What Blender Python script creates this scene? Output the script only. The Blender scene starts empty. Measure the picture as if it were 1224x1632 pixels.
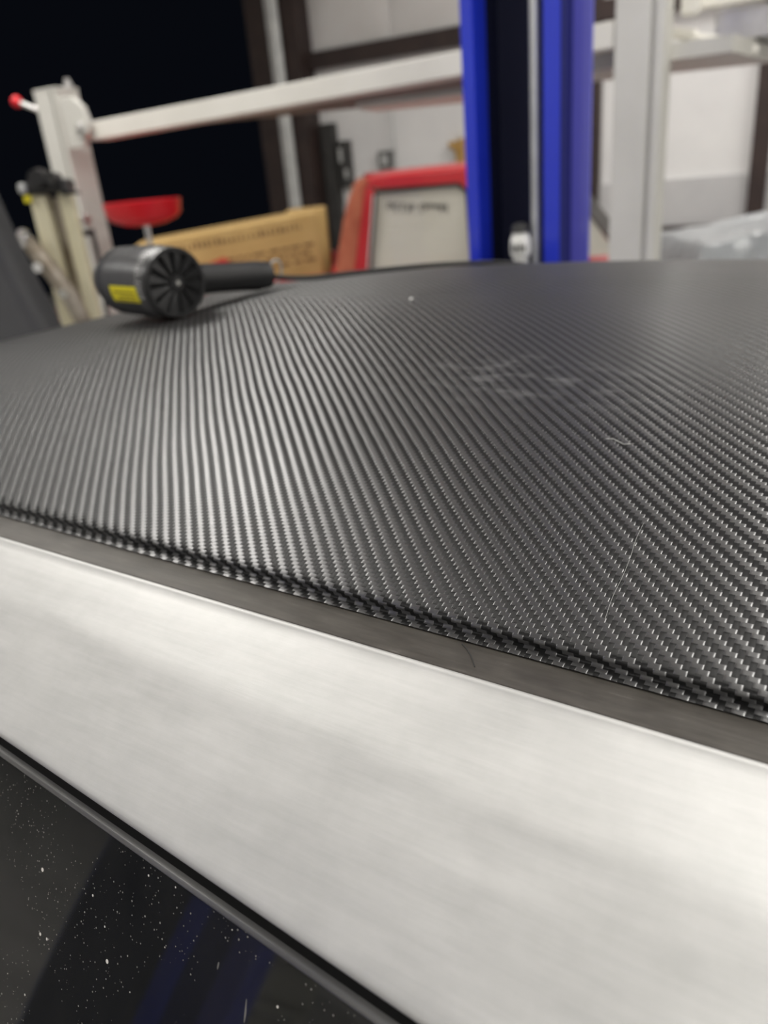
import bpy, bmesh, math, random
from mathutils import Vector, Matrix
random.seed(7)
C = bpy.context.scene.collection
S = bpy.context.scene
PI = math.pi

# ------------------------------------------------------------------ camera
HC = 1.55                                   # camera height above the floor
PITCH, ROLL = math.radians(24.0), math.radians(5.5)
fwd = Vector((0, math.cos(PITCH), -math.sin(PITCH)))
up0 = Vector((0, math.sin(PITCH), math.cos(PITCH)))
rt0 = Vector((1, 0, 0))
cup = math.cos(ROLL) * up0 + math.sin(ROLL) * rt0
crt = math.cos(ROLL) * rt0 - math.sin(ROLL) * up0
cam = bpy.data.cameras.new('camera'); camo = bpy.data.objects.new('camera', cam)
C.objects.link(camo)
camo.matrix_world = Matrix(((crt.x, cup.x, -fwd.x, 0), (crt.y, cup.y, -fwd.y, 0), (crt.z, cup.z, -fwd.z, HC), (0, 0, 0, 1)))
cam.sensor_fit = 'HORIZONTAL'; cam.sensor_width = 36; cam.lens = 36.0 * 1225 / 1224
cam.clip_start = 0.02; cam.clip_end = 100
cam.dof.use_dof = True; cam.dof.focus_distance = 0.36; cam.dof.aperture_fstop = 8.5
S.camera = camo

# ------------------------------------------------------------------ world, exposure
wd = bpy.data.worlds.new('night'); S.world = wd; wd.use_nodes = True
wd.node_tree.nodes['Background'].inputs[0].default_value = (0.002, 0.0025, 0.004, 1)
wd.node_tree.nodes['Background'].inputs[1].default_value = 1.0
S.view_settings.view_transform = 'Standard'; S.view_settings.look = 'None'
S.view_settings.gamma = 1.0; S.view_settings.use_curve_mapping = False
S.view_settings.exposure = 0.1
LAMP_W = 62.0                                # watts of each ceiling strip lamp
# ceiling strip lamps: (x, y, yaw)
CEIL = 4.6

# ------------------------------------------------------------------ frames
TH = math.radians(29.5)                      # the room is turned against the view
RE = Vector((math.cos(TH), -math.sin(TH), 0)); RW = Vector((math.sin(TH), math.cos(TH), 0))
def R(s, t, z): 
    p = RE * s + RW * t; return (p.x, p.y, z)
AL = math.radians(55.0)
CA = Vector((-math.sin(AL), math.cos(AL), 0)); CN = Vector((math.cos(AL), math.sin(AL), 0))
def K(u, v, z):                              # car frame: u along, v across; z above floor
    p = CA * u + CN * v; return (p.x, p.y, z)

# ------------------------------------------------------------------ node helpers
def mat(name, col=(.8, .8, .8), rough=.5, metal=0., spec=.5, coat=0., emis=None, estr=0.):
    m = bpy.data.materials.new(name); m.use_nodes = True
    b = m.node_tree.nodes['Principled BSDF']
    b.inputs['Base Color'].default_value = (*col, 1); b.inputs['Roughness'].default_value = rough
    b.inputs['Metallic'].default_value = metal; b.inputs['Specular IOR Level'].default_value = spec
    b.inputs['Coat Weight'].default_value = coat; b.inputs['Coat Roughness'].default_value = .05
    if emis: b.inputs['Emission Color'].default_value = (*emis, 1); b.inputs['Emission Strength'].default_value = estr
    return m
class NT:
    def __init__(s, m): s.t = m.node_tree; s.b = s.t.nodes['Principled BSDF']; s.out = s.t.nodes['Material Output']
    def n(s, typ, **k):
        q = s.t.nodes.new(typ)
        for a, b in k.items(): setattr(q, a, b)
        return q
    def set(s, sock, v):
        if isinstance(v, (int, float)): sock.default_value = v
        elif isinstance(v, tuple): sock.default_value = v
        else: s.t.links.new(v, sock)
    def M(s, op, a, b=0., c=None):
        q = s.n('ShaderNodeMath', operation=op)
        s.set(q.inputs[0], a); s.set(q.inputs[1], b)
        if c is not None: s.set(q.inputs[2], c)
        return q.outputs[0]
    def VM(s, op, a, b=None, scale=None):
        q = s.n('ShaderNodeVectorMath', operation=op)
        s.set(q.inputs[0], a)
        if b is not None: s.set(q.inputs[1], b)
        if scale is not None: s.set(q.inputs['Scale'], scale)
        return q.outputs[0]
    def noise(s, vec, scale, detail=3., rough=.55):
        q = s.n('ShaderNodeTexNoise'); s.set(q.inputs['Scale'], scale); s.set(q.inputs['Detail'], detail); s.set(q.inputs['Roughness'], rough)
        if vec is not None: s.set(q.inputs['Vector'], vec)
        return q.outputs['Fac']
    def ramp(s, fac, stops):
        q = s.n('ShaderNodeValToRGB'); el = q.color_ramp.elements
        while len(el) < len(stops): el.new(.5)
        for e_, (p, c) in zip(el, stops):
            e_.position = p; e_.color = (*c, 1) if isinstance(c, tuple) else (c, c, c, 1)
        s.set(q.inputs[0], fac); return q.outputs[0]
    def obj(s, sc=(1, 1, 1)):
        q = s.n('ShaderNodeTexCoord'); mp = s.n('ShaderNodeMapping'); mp.inputs['Scale'].default_value = sc
        s.t.links.new(q.outputs['Object'], mp.inputs[0]); return mp.outputs[0]
    def uv(s, sc=(1, 1, 1)):
        q = s.n('ShaderNodeUVMap', uv_map='UVMap'); mp = s.n('ShaderNodeMapping'); mp.inputs['Scale'].default_value = sc
        s.t.links.new(q.outputs[0], mp.inputs[0]); return mp.outputs[0]
    def bump(s, h, strength=.3, dist=.01):
        q = s.n('ShaderNodeBump'); q.inputs['Strength'].default_value = strength; q.inputs['Distance'].default_value = dist
        s.set(q.inputs['Height'], h); s.t.links.new(q.outputs[0], s.b.inputs['Normal'])
def mottled(name, c0, c1, scale=8., rough=.5, metal=0., r2=None, sc=(1, 1, 1), bump=0., spec=.5, coat=0.):
    m = mat(name, c0, rough, metal, spec, coat); t = NT(m)
    f = t.noise(t.obj(sc), scale, 4.)
    t.set(t.b.inputs['Base Color'], t.ramp(f, [(.3, c0), (.7, c1)]))
    if r2 is not None:
        t.set(t.b.inputs['Roughness'], t.M('MULTIPLY_ADD', f, r2 - rough, rough))
    if bump: t.bump(f, bump, .002)
    return m

# ------------------------------------------------------------------ mesh builder
class MB:
    def __init__(s): s.v = []; s.f = []; s.uv = {}
    def box(s, x0, x1, y0, y1, z0, z1, fn=None):
        b = len(s.v)
        for z in (z0, z1):
            for x, y in ((x0, y0), (x1, y0), (x1, y1), (x0, y1)):
                s.v.append(fn(x, y, z) if fn else (x, y, z))
        for q in ((0, 3, 2, 1), (4, 5, 6, 7), (0, 1, 5, 4), (1, 2, 6, 5), (2, 3, 7, 6), (3, 0, 4, 7)): s.f.append([b + i for i in q])
        return s
    def prism(s, poly, fa, fb):
        """poly 2-D points; fa/fb map a point to the two end faces"""
        b = len(s.v); n = len(poly)
        s.v += [tuple(fa(*p)) for p in poly] + [tuple(fb(*p)) for p in poly]
        s.f.append([b + i for i in range(n)][::-1]); s.f.append([b + n + i for i in range(n)])
        for i in range(n): s.f.append([b + i, b + (i + 1) % n, b + n + (i + 1) % n, b + n + i])
        return s
    def tube(s, pts, r, seg=10, caps=True):
        pts = [Vector(p) for p in pts]; b = len(s.v); n = len(pts)
        rr = r if isinstance(r, (list, tuple)) else [r] * n
        ref = None
        for i, p in enumerate(pts):
            d = (pts[min(i + 1, n - 1)] - pts[max(i - 1, 0)]).normalized()
            if ref is None: ref = d.orthogonal().normalized()
            x = (ref - d * ref.dot(d)).normalized(); ref = x; y = d.cross(x)
            for k in range(seg):
                a = 2 * PI * k / seg
                s.v.append(tuple(p + x * math.cos(a) * rr[i] + y * math.sin(a) * rr[i]))
        for i in range(n - 1):
            for k in range(seg):
                s.f.append([b + i * seg + k, b + i * seg + (k + 1) % seg, b + (i + 1) * seg + (k + 1) % seg, b + (i + 1) * seg + k])
        if caps:
            s.f.append([b + k for k in range(seg)][::-1]); s.f.append([b + (n - 1) * seg + k for k in range(seg)])
        return s
    def lathe(s, prof, o=(0, 0, 0), axis=(0, 0, 1), seg=24, closed=False):
        """prof: (radius, height along axis)"""
        o = Vector(o); ax = Vector(axis).normalized(); x = ax.orthogonal().normalized(); y = ax.cross(x)
        b = len(s.v); n = len(prof)
        for r, h in prof:
            for k in range(seg):
                a = 2 * PI * k / seg
                s.v.append(tuple(o + ax * h + (x * math.cos(a) + y * math.sin(a)) * max(r, 1e-5)))
        for i in range(n - 1 if not closed else n):
            j = (i + 1) % n
            for k in range(seg):
                s.f.append([b + i * seg + k, b + i * seg + (k + 1) % seg, b + j * seg + (k + 1) % seg, b + j * seg + k])
        if not closed:
            s.f.append([b + k for k in range(seg)][::-1]); s.f.append([b + (n - 1) * seg + k for k in range(seg)])
        return s
    def grid(s, P, uvs=None, flip=False):
        """P[i][j] points"""
        b = len(s.v); n, m = len(P), len(P[0])
        for i in range(n):
            for j in range(m):
                if uvs: s.uv[len(s.v)] = uvs[i][j]
                s.v.append(tuple(P[i][j]))
        for i in range(n - 1):
            for j in range(m - 1):
                q = [b + i * m + j, b + (i + 1) * m + j, b + (i + 1) * m + j + 1, b + i * m + j + 1]
                s.f.append(q[::-1] if flip else q)
        return s
    def build(s, name, m, parent=None, smooth=False, bevel=0., solid=0., sub=0, loc=None, autos=None):
        me = bpy.data.meshes.new(name); me.from_pydata(s.v, [], s.f)
        if s.uv:
            l = me.uv_layers.new(name='UVMap')
            for lp in me.loops: l.data[lp.index].uv = s.uv.get(lp.vertex_index, (0, 0))
        else:
            bm = bmesh.new(); bm.from_mesh(me); bmesh.ops.recalc_face_normals(bm, faces=bm.faces); bm.to_mesh(me); bm.free()
        me.materials.append(m)
        o = bpy.data.objects.new(name, me); C.objects.link(o)
        if parent is not None:
            o.parent = parent
            base = Vector(parent_loc(parent)); me.transform(Matrix.Translation(-base))
        elif loc is not None:
            me.transform(Matrix.Translation(-Vector(loc))); o.location = loc
        if smooth:
            for p in me.polygons: p.use_smooth = True
            if autos is None: autos = 40
            try: me.set_sharp_from_angle(angle=math.radians(autos))
            except Exception: pass
        if bevel:
            q = o.modifiers.new('bevel', 'BEVEL'); q.width = bevel; q.segments = 2; q.limit_method = 'ANGLE'; q.angle_limit = math.radians(40)
        if solid:
            q = o.modifiers.new('solid', 'SOLIDIFY'); q.thickness = solid; q.offset = -1
        return o
def parent_loc(p):
    l = Vector(p.location)
    while p.parent: p = p.parent; l += Vector(p.location)
    return l
def thing(name, label, cat, loc, group=None):
    o = bpy.data.objects.new(name, None); C.objects.link(o); o.location = loc
    o.empty_display_size = .1
    return tag(o, label, cat, group)
def tag(o, label, cat, group=None):
    o['label'] = label; o['category'] = cat
    if group: o['group'] = group
    return o
def struct(o): o['kind'] = 'structure'; return o

# ================================================================== MATERIALS
M = {}
M['concrete'] = mottled('concrete', (.26, .25, .235), (.36, .35, .33), 3., .55, r2=.75, bump=.2)
M['white_insul'] = mottled('white_insulation', (.70, .69, .67), (.80, .80, .79), 1.2, .55, bump=.4)
M['wall_panel'] = mottled('wall_panel', (.74, .74, .74), (.82, .82, .81), 1.5, .45)
M['wainscot'] = mottled('wainscot', (.50, .50, .51), (.58, .58, .58), 2., .5)
M['girt'] = mottled('brown_steel', (.022, .012, .011), (.04, .024, .02), 5., .55)
M['galv'] = mottled('galvanised', (.55, .56, .56), (.72, .73, .72), 9., .4, metal=.7)
M['post'] = mottled('grey_paint', (.54, .53, .49), (.61, .60, .56), 3., .42, r2=.55)
M['beam'] = mottled('pale_grey_paint', (.72, .70, .64), (.80, .78, .72), 4., .45)
M['underdeck'] = mottled('dull_steel', (.10, .095, .09), (.20, .19, .18), 6., .6)
M['darksteel'] = mottled('dark_steel', (.02, .02, .02), (.045, .043, .04), 8., .5)
M['steel'] = mottled('bright_steel', (.55, .54, .52), (.75, .74, .72), 10., .3, metal=.9)
M['blue'] = mottled('blue_paint', (.012, .03, .55), (.018, .045, .66), 2., .3, coat=.3)
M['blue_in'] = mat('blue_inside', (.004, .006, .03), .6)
M['navy'] = mat('groove_shade_blue', (.003, .006, .12), .6)  # shade of the column groove, put into the colour
M['paleblue'] = mat('flange_sheen_blue', (.12, .12, .58), .3, coat=.4)  # sheen on the column flange, painted as a paler blue
M['red'] = mat('red_paint', (.55, .025, .03), .35, coat=.3)
M['redplastic'] = mat('red_plastic', (.72, .01, .02), .3)
M['cream'] = mottled('cream_paint', (.72, .67, .46), (.80, .75, .55), 5., .5)
M['black'] = mat('black_plastic', (.012, .012, .013), .4)
M['rubber'] = mat('rubber', (.012, .012, .012), .65)
M['gap'] = mat('black_gap_rubber', (.003, .003, .003), .85, spec=.2)
M['yellow'] = mat('yellow_label', (.80, .70, .02), .45)
M['white'] = mat('white_print', (.8, .8, .78), .5)
M['card'] = mottled('cardboard', (.50, .33, .12), (.58, .40, .16), 6., .75, bump=.1)
M['inkbrown'] = mat('brown_ink', (.16, .09, .035), .8)
M['inkred'] = mat('red_ink', (.55, .05, .04), .8)
M['chrome'] = mat('chrome', (.75, .75, .75), .15, 1.)
M['brass'] = mottled('wood_brown', (.38, .22, .05), (.5, .3, .1), 8., .5)
M['darkgrey'] = mottled('hood_underside', (.012, .0125, .015), (.030, .030, .032), 3., .45, sc=(1, 3, 1))
M['grille'] = mat('dark_interior', (.008, .008, .009), .7)
M['tan_steel'] = mottled('stained_steel', (.22, .18, .13), (.52, .47, .40), 9., .4, metal=.5)

# --- carbon film: 2x2 twill, tow width TOW, fibres along u and along v
TOW = 0.00266
def carbon():
    m = mat('carbon_fibre_film', (.02, .02, .021), .34, 0., .5); t = NT(m)
    q = t.n('ShaderNodeUVMap', uv_map='UVMap'); sp = t.n('ShaderNodeSeparateXYZ'); t.t.links.new(q.outputs[0], sp.inputs[0])
    U = t.M('MULTIPLY', sp.outputs[0], 1 / TOW); V = t.M('MULTIPLY', sp.outputs[1], 1 / TOW)
    i = t.M('FLOOR', U); j = t.M('FLOOR', V); fu = t.M('SUBTRACT', U, i); fv = t.M('SUBTRACT', V, j)
    k = t.M('FLOORED_MODULO', t.M('SUBTRACT', i, j), 4.)
    k = t.M('ROUND', k)
    weft = t.M('MULTIPLY', t.M('GREATER_THAN', k, 1.5), t.M('LESS_THAN', k, 3.5))           # fibres along u
    pu = t.M('MULTIPLY', t.M('ADD', t.M('SUBTRACT', k, 2.), fu), .5)      # 0..1 along a weft float
    kk = t.M('FLOORED_MODULO', k, 4.)
    pv = t.M('MULTIPLY', t.M('ADD', t.M('SUBTRACT', 1., kk), fv), .5)     # 0..1 along a warp float
    def lin(x): return t.M('MULTIPLY_ADD', x, 2., -1.)                     # -1..1
    def p5(x):
        y = lin(x); y2 = t.M('MULTIPLY', y, y); return t.M('MULTIPLY', t.M('MULTIPLY', y2, y2), y)
    KA, KE = ARCH, ENDS
    # slopes of the height field (dh/du, dh/dv)
    su_w = t.M('MULTIPLY', p5(pu), -KE); sv_w = t.M('MULTIPLY', lin(fv), -KA)
    su_p = t.M('MULTIPLY', lin(fu), -KA); sv_p = t.M('MULTIPLY', p5(pv), -KE)
    def mix(f, a, b): return t.M('ADD', t.M('MULTIPLY', f, a), t.M('MULTIPLY', t.M('SUBTRACT', 1., f), b))
    su = mix(weft, su_w, su_p); sv = mix(weft, sv_w, sv_p)
    geo = t.n('ShaderNodeNewGeometry'); tg = t.n('ShaderNodeTangent', direction_type='UV_MAP', uv_map='UVMap')
    Nn, T = geo.outputs['Normal'], tg.outputs[0]
    B = t.VM('CROSS_PRODUCT', Nn, T)
    # UV is laid so that (T, B, N) follows (u, -v): B points to -v
    d = t.VM('SUBTRACT', Nn, t.VM('SCALE', T, scale=su)); d = t.VM('ADD', d, t.VM('SCALE', B, scale=t.M('MULTIPLY', sv, BSIGN)))
    t.set(t.b.inputs['Normal'], t.VM('NORMALIZE', d))
    t.set(t.b.inputs['Tangent'], T)
    t.b.inputs['Anisotropic'].default_value = ANISO; t.b.inputs['IOR'].default_value = 1.65
    t.set(t.b.inputs['Anisotropic Rotation'], t.M('MULTIPLY', weft, .25))
    # handling smears: slightly rougher, greyer patches
    sm = t.noise(t.uv((3, 7, 1)), 1.6, 4., .6)
    t.set(t.b.inputs['Roughness'], t.M('MULTIPLY_ADD', sm, .10, CROUGH))
    dust = t.noise(t.uv((1, 1, 1)), 420., 2., .5)
    dm = t.M('MULTIPLY', t.M('GREATER_THAN', dust, .76), .06)
    # dried smear marks with their own shape
    du = t.M('MULTIPLY', t.M('SUBTRACT', sp.outputs[0], 2.225), 11.); dv = t.M('MULTIPLY', t.M('SUBTRACT', sp.outputs[1], 1.262), 24.)
    gm = t.M('EXPONENT', t.M('MULTIPLY', t.M('ADD', t.M('MULTIPLY', du, du), t.M('MULTIPLY', dv, dv)), -1.))
    sw = t.ramp(t.noise(t.uv((22, 60, 1)), 1.3, 3., .6), [(.50, 0.), (.68, 1.)])
    dm = t.M('ADD', dm, t.M('MULTIPLY', t.M('MULTIPLY', gm, sw), .075))
    gc = t.M('ADD', dm, t.M('MULTIPLY_ADD', weft, .022, CBASE))
    cb = t.n('ShaderNodeCombineColor'); 
    for c_ in range(3): t.set(cb.inputs[c_], gc)
    t.set(t.b.inputs['Base Color'], cb.outputs[0])
    t.set(t.b.inputs['Specular IOR Level'], t.M('MULTIPLY_ADD', weft, CSPEC - .12, .12))
    return m
ARCH, ENDS, ANISO, CROUGH, CBASE, CSPEC, BSIGN = .16, .30, .86, .33, .011, 1., 1.
M['carbon'] = carbon()

def silver():
    m = mat('sanded_silver', (.6, .6, .59), .5, .6); t = NT(m)
    a = t.noise(t.uv((9, 160, 1)), 2.0, 5., .65); b = t.noise(t.uv((7, 24, 1)), 1.3, 4., .6)
    c = t.noise(t.uv((45, 38, 1)), 1.0, 5., .7)
    f = t.M('ADD', t.M('MULTIPLY', a, .22), t.M('ADD', t.M('MULTIPLY', b, .56), t.M('MULTIPLY', c, .22)))
    t.set(t.b.inputs['Base Color'], t.ramp(f, [(.35, (.40, .40, .39)), (.65, (.53, .527, .515))]))
    t.set(t.b.inputs['Roughness'], t.M('MULTIPLY_ADD', b, .2, .42))
    t.bump(t.M('ADD', t.M('MULTIPLY', a, .6), t.M('MULTIPLY', c, .4)), .13, .0006)
    return m
M['silver'] = silver()
def strip():
    m = mat('worn_grey_strip', (.06, .057, .052), .42, .3); t = NT(m)
    a = t.noise(t.uv((25, 260, 1)), 1.5, 4., .6); b = t.noise(t.uv((30, 60, 1)), 1.5, 3.)
    f = t.M('ADD', t.M('MULTIPLY', a, .5), t.M('MULTIPLY', b, .5))
    t.set(t.b.inputs['Base Color'], t.ramp(f, [(.3, (.038, .034, .029)), (.62, (.072, .065, .056)), (.75, (.18, .17, .16))]))
    t.set(t.b.inputs['Roughness'], t.M('MULTIPLY_ADD', b, .25, .3))
    t.bump(f, .25, .0006)
    return m
M['strip'] = strip()
def dusty_glass():
    m = mat('tinted_glass', (.004, .005, .006), .04, 0., .5); t = NT(m)
    def specks(scale, pw, rmax, gate):
        vo = t.n('ShaderNodeTexVoronoi', feature='F1'); t.set(vo.inputs['Vector'], t.uv()); vo.inputs['Scale'].default_value = scale
        wn = t.n('ShaderNodeSeparateColor'); t.t.links.new(vo.outputs['Color'], wn.inputs[0])
        d = t.M('LESS_THAN', vo.outputs['Distance'], t.M('MULTIPLY', t.M('POWER', wn.outputs[0], pw), rmax))
        return t.M('MULTIPLY', d, t.M('GREATER_THAN', t.noise(t.uv(), 16., 3.), gate))
    dots = t.M('MAXIMUM', t.M('MULTIPLY', specks(700., 4., .30, .46), .55), specks(170., 6., .17, .44))
    st = t.M('MULTIPLY', t.M('GREATER_THAN', t.noise(t.uv((160, 22, 1)), 1., 2.), .73), .3)
    haze = t.M('MULTIPLY', t.noise(t.uv((1.6, .7, 1)), 11., 5., .65), .045)
    f = t.M('MINIMUM', t.M('ADD', t.M('ADD', dots, st), haze), 1.)
    t.set(t.b.inputs['Base Color'], t.ramp(f, [(0., (.003, .004, .005)), (1., (.62, .60, .56))]))
    t.set(t.b.inputs['Roughness'], t.M('MULTIPLY_ADD', f, .5, .03))
    tr = t.n('ShaderNodeBsdfTransparent'); tr.inputs[0].default_value = (.35, .36, .38, 1)
    mx = t.n('ShaderNodeMixShader'); t.set(mx.inputs[0], t.M('MAXIMUM', f, .72))
    t.t.links.new(tr.outputs[0], mx.inputs[1]); t.t.links.new(t.b.outputs[0], mx.inputs[2]); t.t.links.new(mx.outputs[0], t.out.inputs[0])
    return m
M['glass'] = dusty_glass()
def pane(name, tint, back):
    m = mat(name, back, .04, 0., .6); t = NT(m)
    tr = t.n('ShaderNodeBsdfTransparent'); tr.inputs[0].default_value = (*tint, 1)
    mx = t.n('ShaderNodeMixShader'); mx.inputs[0].default_value = .7
    t.t.links.new(tr.outputs[0], mx.inputs[1]); t.t.links.new(t.b.outputs[0], mx.inputs[2]); t.t.links.new(mx.outputs[0], t.out.inputs[0])
    return m
M['pane'] = pane('truck_glass_reflection', (.85, .85, .8), (.88, .86, .76))  # whitish reflection put into the glass colour
M['clear'] = pane('clear_plastic', (.9, .9, .9), (.5, .5, .48))
M['greenglass'] = pane('greenish_windscreen', (.5, .55, .5), (.22, .24, .21))
def plastic_sheet():
    m = mottled('milky_sheet', (.27, .285, .30), (.40, .42, .44), 2., .3)
    t = NT(m); t.bump(t.noise(t.obj((1, 1, 1)), 6., 4.), .6, .05); return m
M['sheet'] = plastic_sheet()
M['bodypaint'] = mottled('primer_silver_body', (.40, .40, .40), (.50, .50, .49), 3., .4, metal=.5)

# ================================================================== THE SETTING
TB, SL, SR, TF = 9.0, -12.0, 6.5, -5.0       # back wall t, left, right, front wall
DJ = -6.18                                   # right jamb of the open bay door
def rbox(s0, s1, t0, t1, z0, z1): return MB().box(s0, s1, t0, t1, z0, z1, R)
fl = struct(rbox(SL, SR, TF, TB + 6, -.1, 0).build('floor', M['concrete']))
ce = struct(rbox(SL, SR, TF, TB, CEIL, CEIL + .1).build('ceiling', M['white_insul']))
wb = struct(rbox(DJ, SR, TB, TB + .15, 0, CEIL).build('wall_back', M['wall_panel']))
rbox(SL, DJ, TB, TB + .15, 4.3, CEIL).build('door_header', M['girt'], wb)
struct(rbox(SL - .15, SL, TF, TB, 0, CEIL).build('wall_left', M['white_insul']))
struct(rbox(SR, SR + .15, TF, TB, 0, CEIL).build('wall_right', M['white_insul']))
struct(rbox(SL, SR, TF - .15, TF, 0, CEIL).build('wall_front', M['white_insul']))
# lower lining panels of the back wall, joints between them
xs = [DJ + .75, -4.4, -2.25, -.62, 1.6, 4.0, SR]
for k in range(len(xs) - 1):
    rbox(xs[k] + .01, xs[k + 1] - .01, TB - .03, TB, .05, 1.19).build('lining_panel', M['wainscot'], wb)
# upper insulation blankets, pillowed between girts
def blanket(s0, s1, z0, z1, name, m):
    P = []
    for a in range(13):
        row = []
        for b in range(9):
            x = a / 12; y = b / 8
            bul = .05 * math.sin(PI * x) ** .5 * math.sin(PI * y) ** .5 if 0 < x < 1 and 0 < y < 1 else 0
            row.append(R(s0 + (s1 - s0) * x, TB - .01 - bul, z0 + (z1 - z0) * y))
        P.append(row)
    return MB().grid(P).build(name, m, wb, smooth=True)
for k in range(len(xs) - 1):
    blanket(xs[k] + .01, xs[k + 1] - .01, 2.88, 4.55, 'insulation_blanket', M['white_insul'])
# girts, columns
rbox(DJ + .62, SR, TB - .14, TB, 2.68, 2.85).build('girt', M['girt'], wb)
rbox(DJ + .62, SR, TB - .10, TB - .03, .62, .74).build('girt', M['girt'], wb)
for s0, s1 in ((-2.24, -2.06), (-.6, -.44)):
    rbox(s0, s1, TB - .12, TB, 0, CEIL).build('column', M['girt'], wb)
# the bay door's jamb: dark column, galvanised track, inner dark column
tr = struct(rbox(DJ, DJ + .30, TB - .25, TB, 0, CEIL).build('trim_1', M['girt']))
t2 = struct(MB().prism([(0, 0), (.17, 0), (.17, .02), (.11, .03), (.11, .06), (.06, .06), (.06, .03), (0, .02)],
    lambda a, b: R(DJ + .36 + a, TB - .34 - b, 0), lambda a, b: R(DJ + .36 + a, TB - .34 - b, 4.4)).build('trim_2', M['galv']))
t3 = struct(rbox(DJ + .30, DJ + .72, TB - .3, TB, 0, CEIL).build('trim_3', M['girt']))
struct(rbox(DJ + .78, DJ + .95, TB - .12, TB, 0, 2.1).build('trim_4', M['darksteel']))
# dark outside ground and nothing beyond: night

# ================================================================== THE CAR
car = thing('car', 'low car with a black carbon-fibre-film roof, bare silver roof rail and raised hood', 'car', K(.3, .83, 0))
E0 = .277; VC = .83; HW = .553
def ze(u):
    z = -.2 - .03 * max(0, u - .5) ** 2
    if u < -.1: z -= .05 * (u + .1) ** 2
    return z
def crown(u): return .0735 - .07 * (u - .3) ** 2 if u > -.3 else .0735 - .07 * .36 - .084 * (-.3 - u)
def zr(u, v): return HC + ze(u) + crown(u) * (1 - ((v - VC) / HW) ** 2)
U0, U1 = -.75, 1.25
def roof():
    mb = MB(); P = []; W = []
    nu = 160
    vs = [E0 + .006 + (2 * VC - 2 * E0 - .012) * (.5 - .5 * math.cos(PI * j / 60)) for j in range(61)]
    for i in range(nu + 1):
        u = U0 + (U1 - U0) * i / nu
        sec = []
        z0 = HC + ze(u)
        # outer flange, riser, rounded lip, then the crown (near side) and mirrored
        wob = .0006 * math.sin(u * 23) + .0005 * math.sin(u * 51 + 1)
        near = [(E0 - .0064, -.0078), (E0 - .0036, -.0075), (E0 - .0004, -.0073 + wob), (E0 + .0006, -.0064), (E0 - .0006, -.0034), (E0 - .0011, -.0024), (E0 - .0004, -.0011), (E0 + .0016, .0002)]
        for v, dz in near: sec.append((v, z0 + dz))
        for v in vs: sec.append((v, zr(u, v)))
        for v, dz in near[::-1]: sec.append((2 * VC - v, z0 + dz))
        row = []; wv = []; l = 0.
        for q, (v, z) in enumerate(sec):
            if q: l += math.hypot(v - sec[q - 1][0], z - sec[q - 1][1])
            row.append(K(u, v, z)); wv.append((u + 2., l + 1.))
        P.append(row); W.append(wv)
    return mb.grid(P, W, flip=True)
ro = roof().build('roof_film', M['carbon'], car, smooth=True, autos=80)
ro['label'] = 'black carbon fibre weave film over the roof'

def vD(u): return .1235 + .072 * max(-.15, min(u, .6))
def along(prof, u0, u1, nu, name, m, smooth=True, mirror=True, close=False, autos=50):
    """prof(u) -> list of (v, dz from camera height); lofted along u; mirrored on the far side"""
    out = []
    for side in ((0, 1) if mirror else (0,)):
        P = []; W = []
        for i in range(nu + 1):
            u = u0 + (u1 - u0) * i / nu
            sec = prof(u); l = 0; row = []; wv = []
            for q, (v, z) in enumerate(sec):
                if q: l += math.hypot(v - sec[q - 1][0], z - sec[q - 1][1])
                row.append(K(u, v if not side else 2 * VC - v, HC + z)); wv.append((u + 2, l + 1))
            P.append(row); W.append(wv)
        out.append(MB().grid(P, W, flip=bool(1 - side)).build(name, m, car, smooth=smooth, autos=autos))
    return out
def p_strip(u):
    z = ze(u)
    return [(E0 - .0005, z - .0102), (E0 - .006, z - .0086), (E0 - .010, z - .0082), (E0 - .020, z - .0082), (E0 - .0285, z - .0083), (E0 - .030, z - .0103)]
for o in along(p_strip, U0, U1, 60, 'drip_strip', M['strip']): o['label'] = 'worn dark grey strip between film and silver rail'
def p_rail(u):
    z = ze(u); vc = E0 - .0293; zc = z - .0084; vd = vD(u); zd = z - .055
    L = [(vc + .0005, zc - .004), (vc + .0004, zc - .0005), (vc - .0006, zc + .0006), (vc - .002, zc + .0007), (vc - .0032, zc + .0000), (vc - .0042, zc - .0008)]
    v1, z1 = L[-1]
    for k in range(1, 25):
        q = k / 24
        zz = z1 + (zd - z1) * (.52 * q + .48 * q * q) - .0022 * math.exp(-((q - .40) / .05) ** 2) * 0 + .0009 * math.exp(-((q - .42) / .10) ** 2)
        L.append((v1 + (vd + .003 - v1) * q, zz))
    L += [(vd + .0015, zd - .0012), (vd + .0004, zd - .0026), (vd + .0008, zd - .0042), (vd + .004, zd - .0055), (vd + .012, zd - .006)]
    return L
for o in along(p_rail, U0 - .1, U1 + .1, 100, 'roof_rail', M['silver'], autos=75): o['label'] = 'bare sanded silver roof rail'
def p_seal(u):
    z = ze(u) - .055; vd = vD(u)
    return [(vd + .010, z - .004), (vd + .0045, z - .0055), (vd + .004, z - .0105), (vd + .001, z - .0130)]
for o in along(p_seal, U0, U1, 60, 'window_seal', M['gap']): o['label'] = 'black rubber gap seal above the window'
def p_trim(u):
    z = ze(u) - .055; vd = vD(u)
    return [(vd + .0020, z - .0128), (vd - .0006, z - .0126), (vd - .0016, z - .0132), (vd - .0024, z - .0145), (vd - .0022, z - .0160), (vd - .0010, z - .0166)]
M['trimgrey'] = mottled('grey_trim', (.10, .10, .10), (.17, .17, .165), 12., .35, metal=.4)
for o in along(p_trim, U0, U1, 60, 'window_trim', M['trimgrey']): o['label'] = 'thin grey trim along the window top'
GB = -.66
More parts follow.
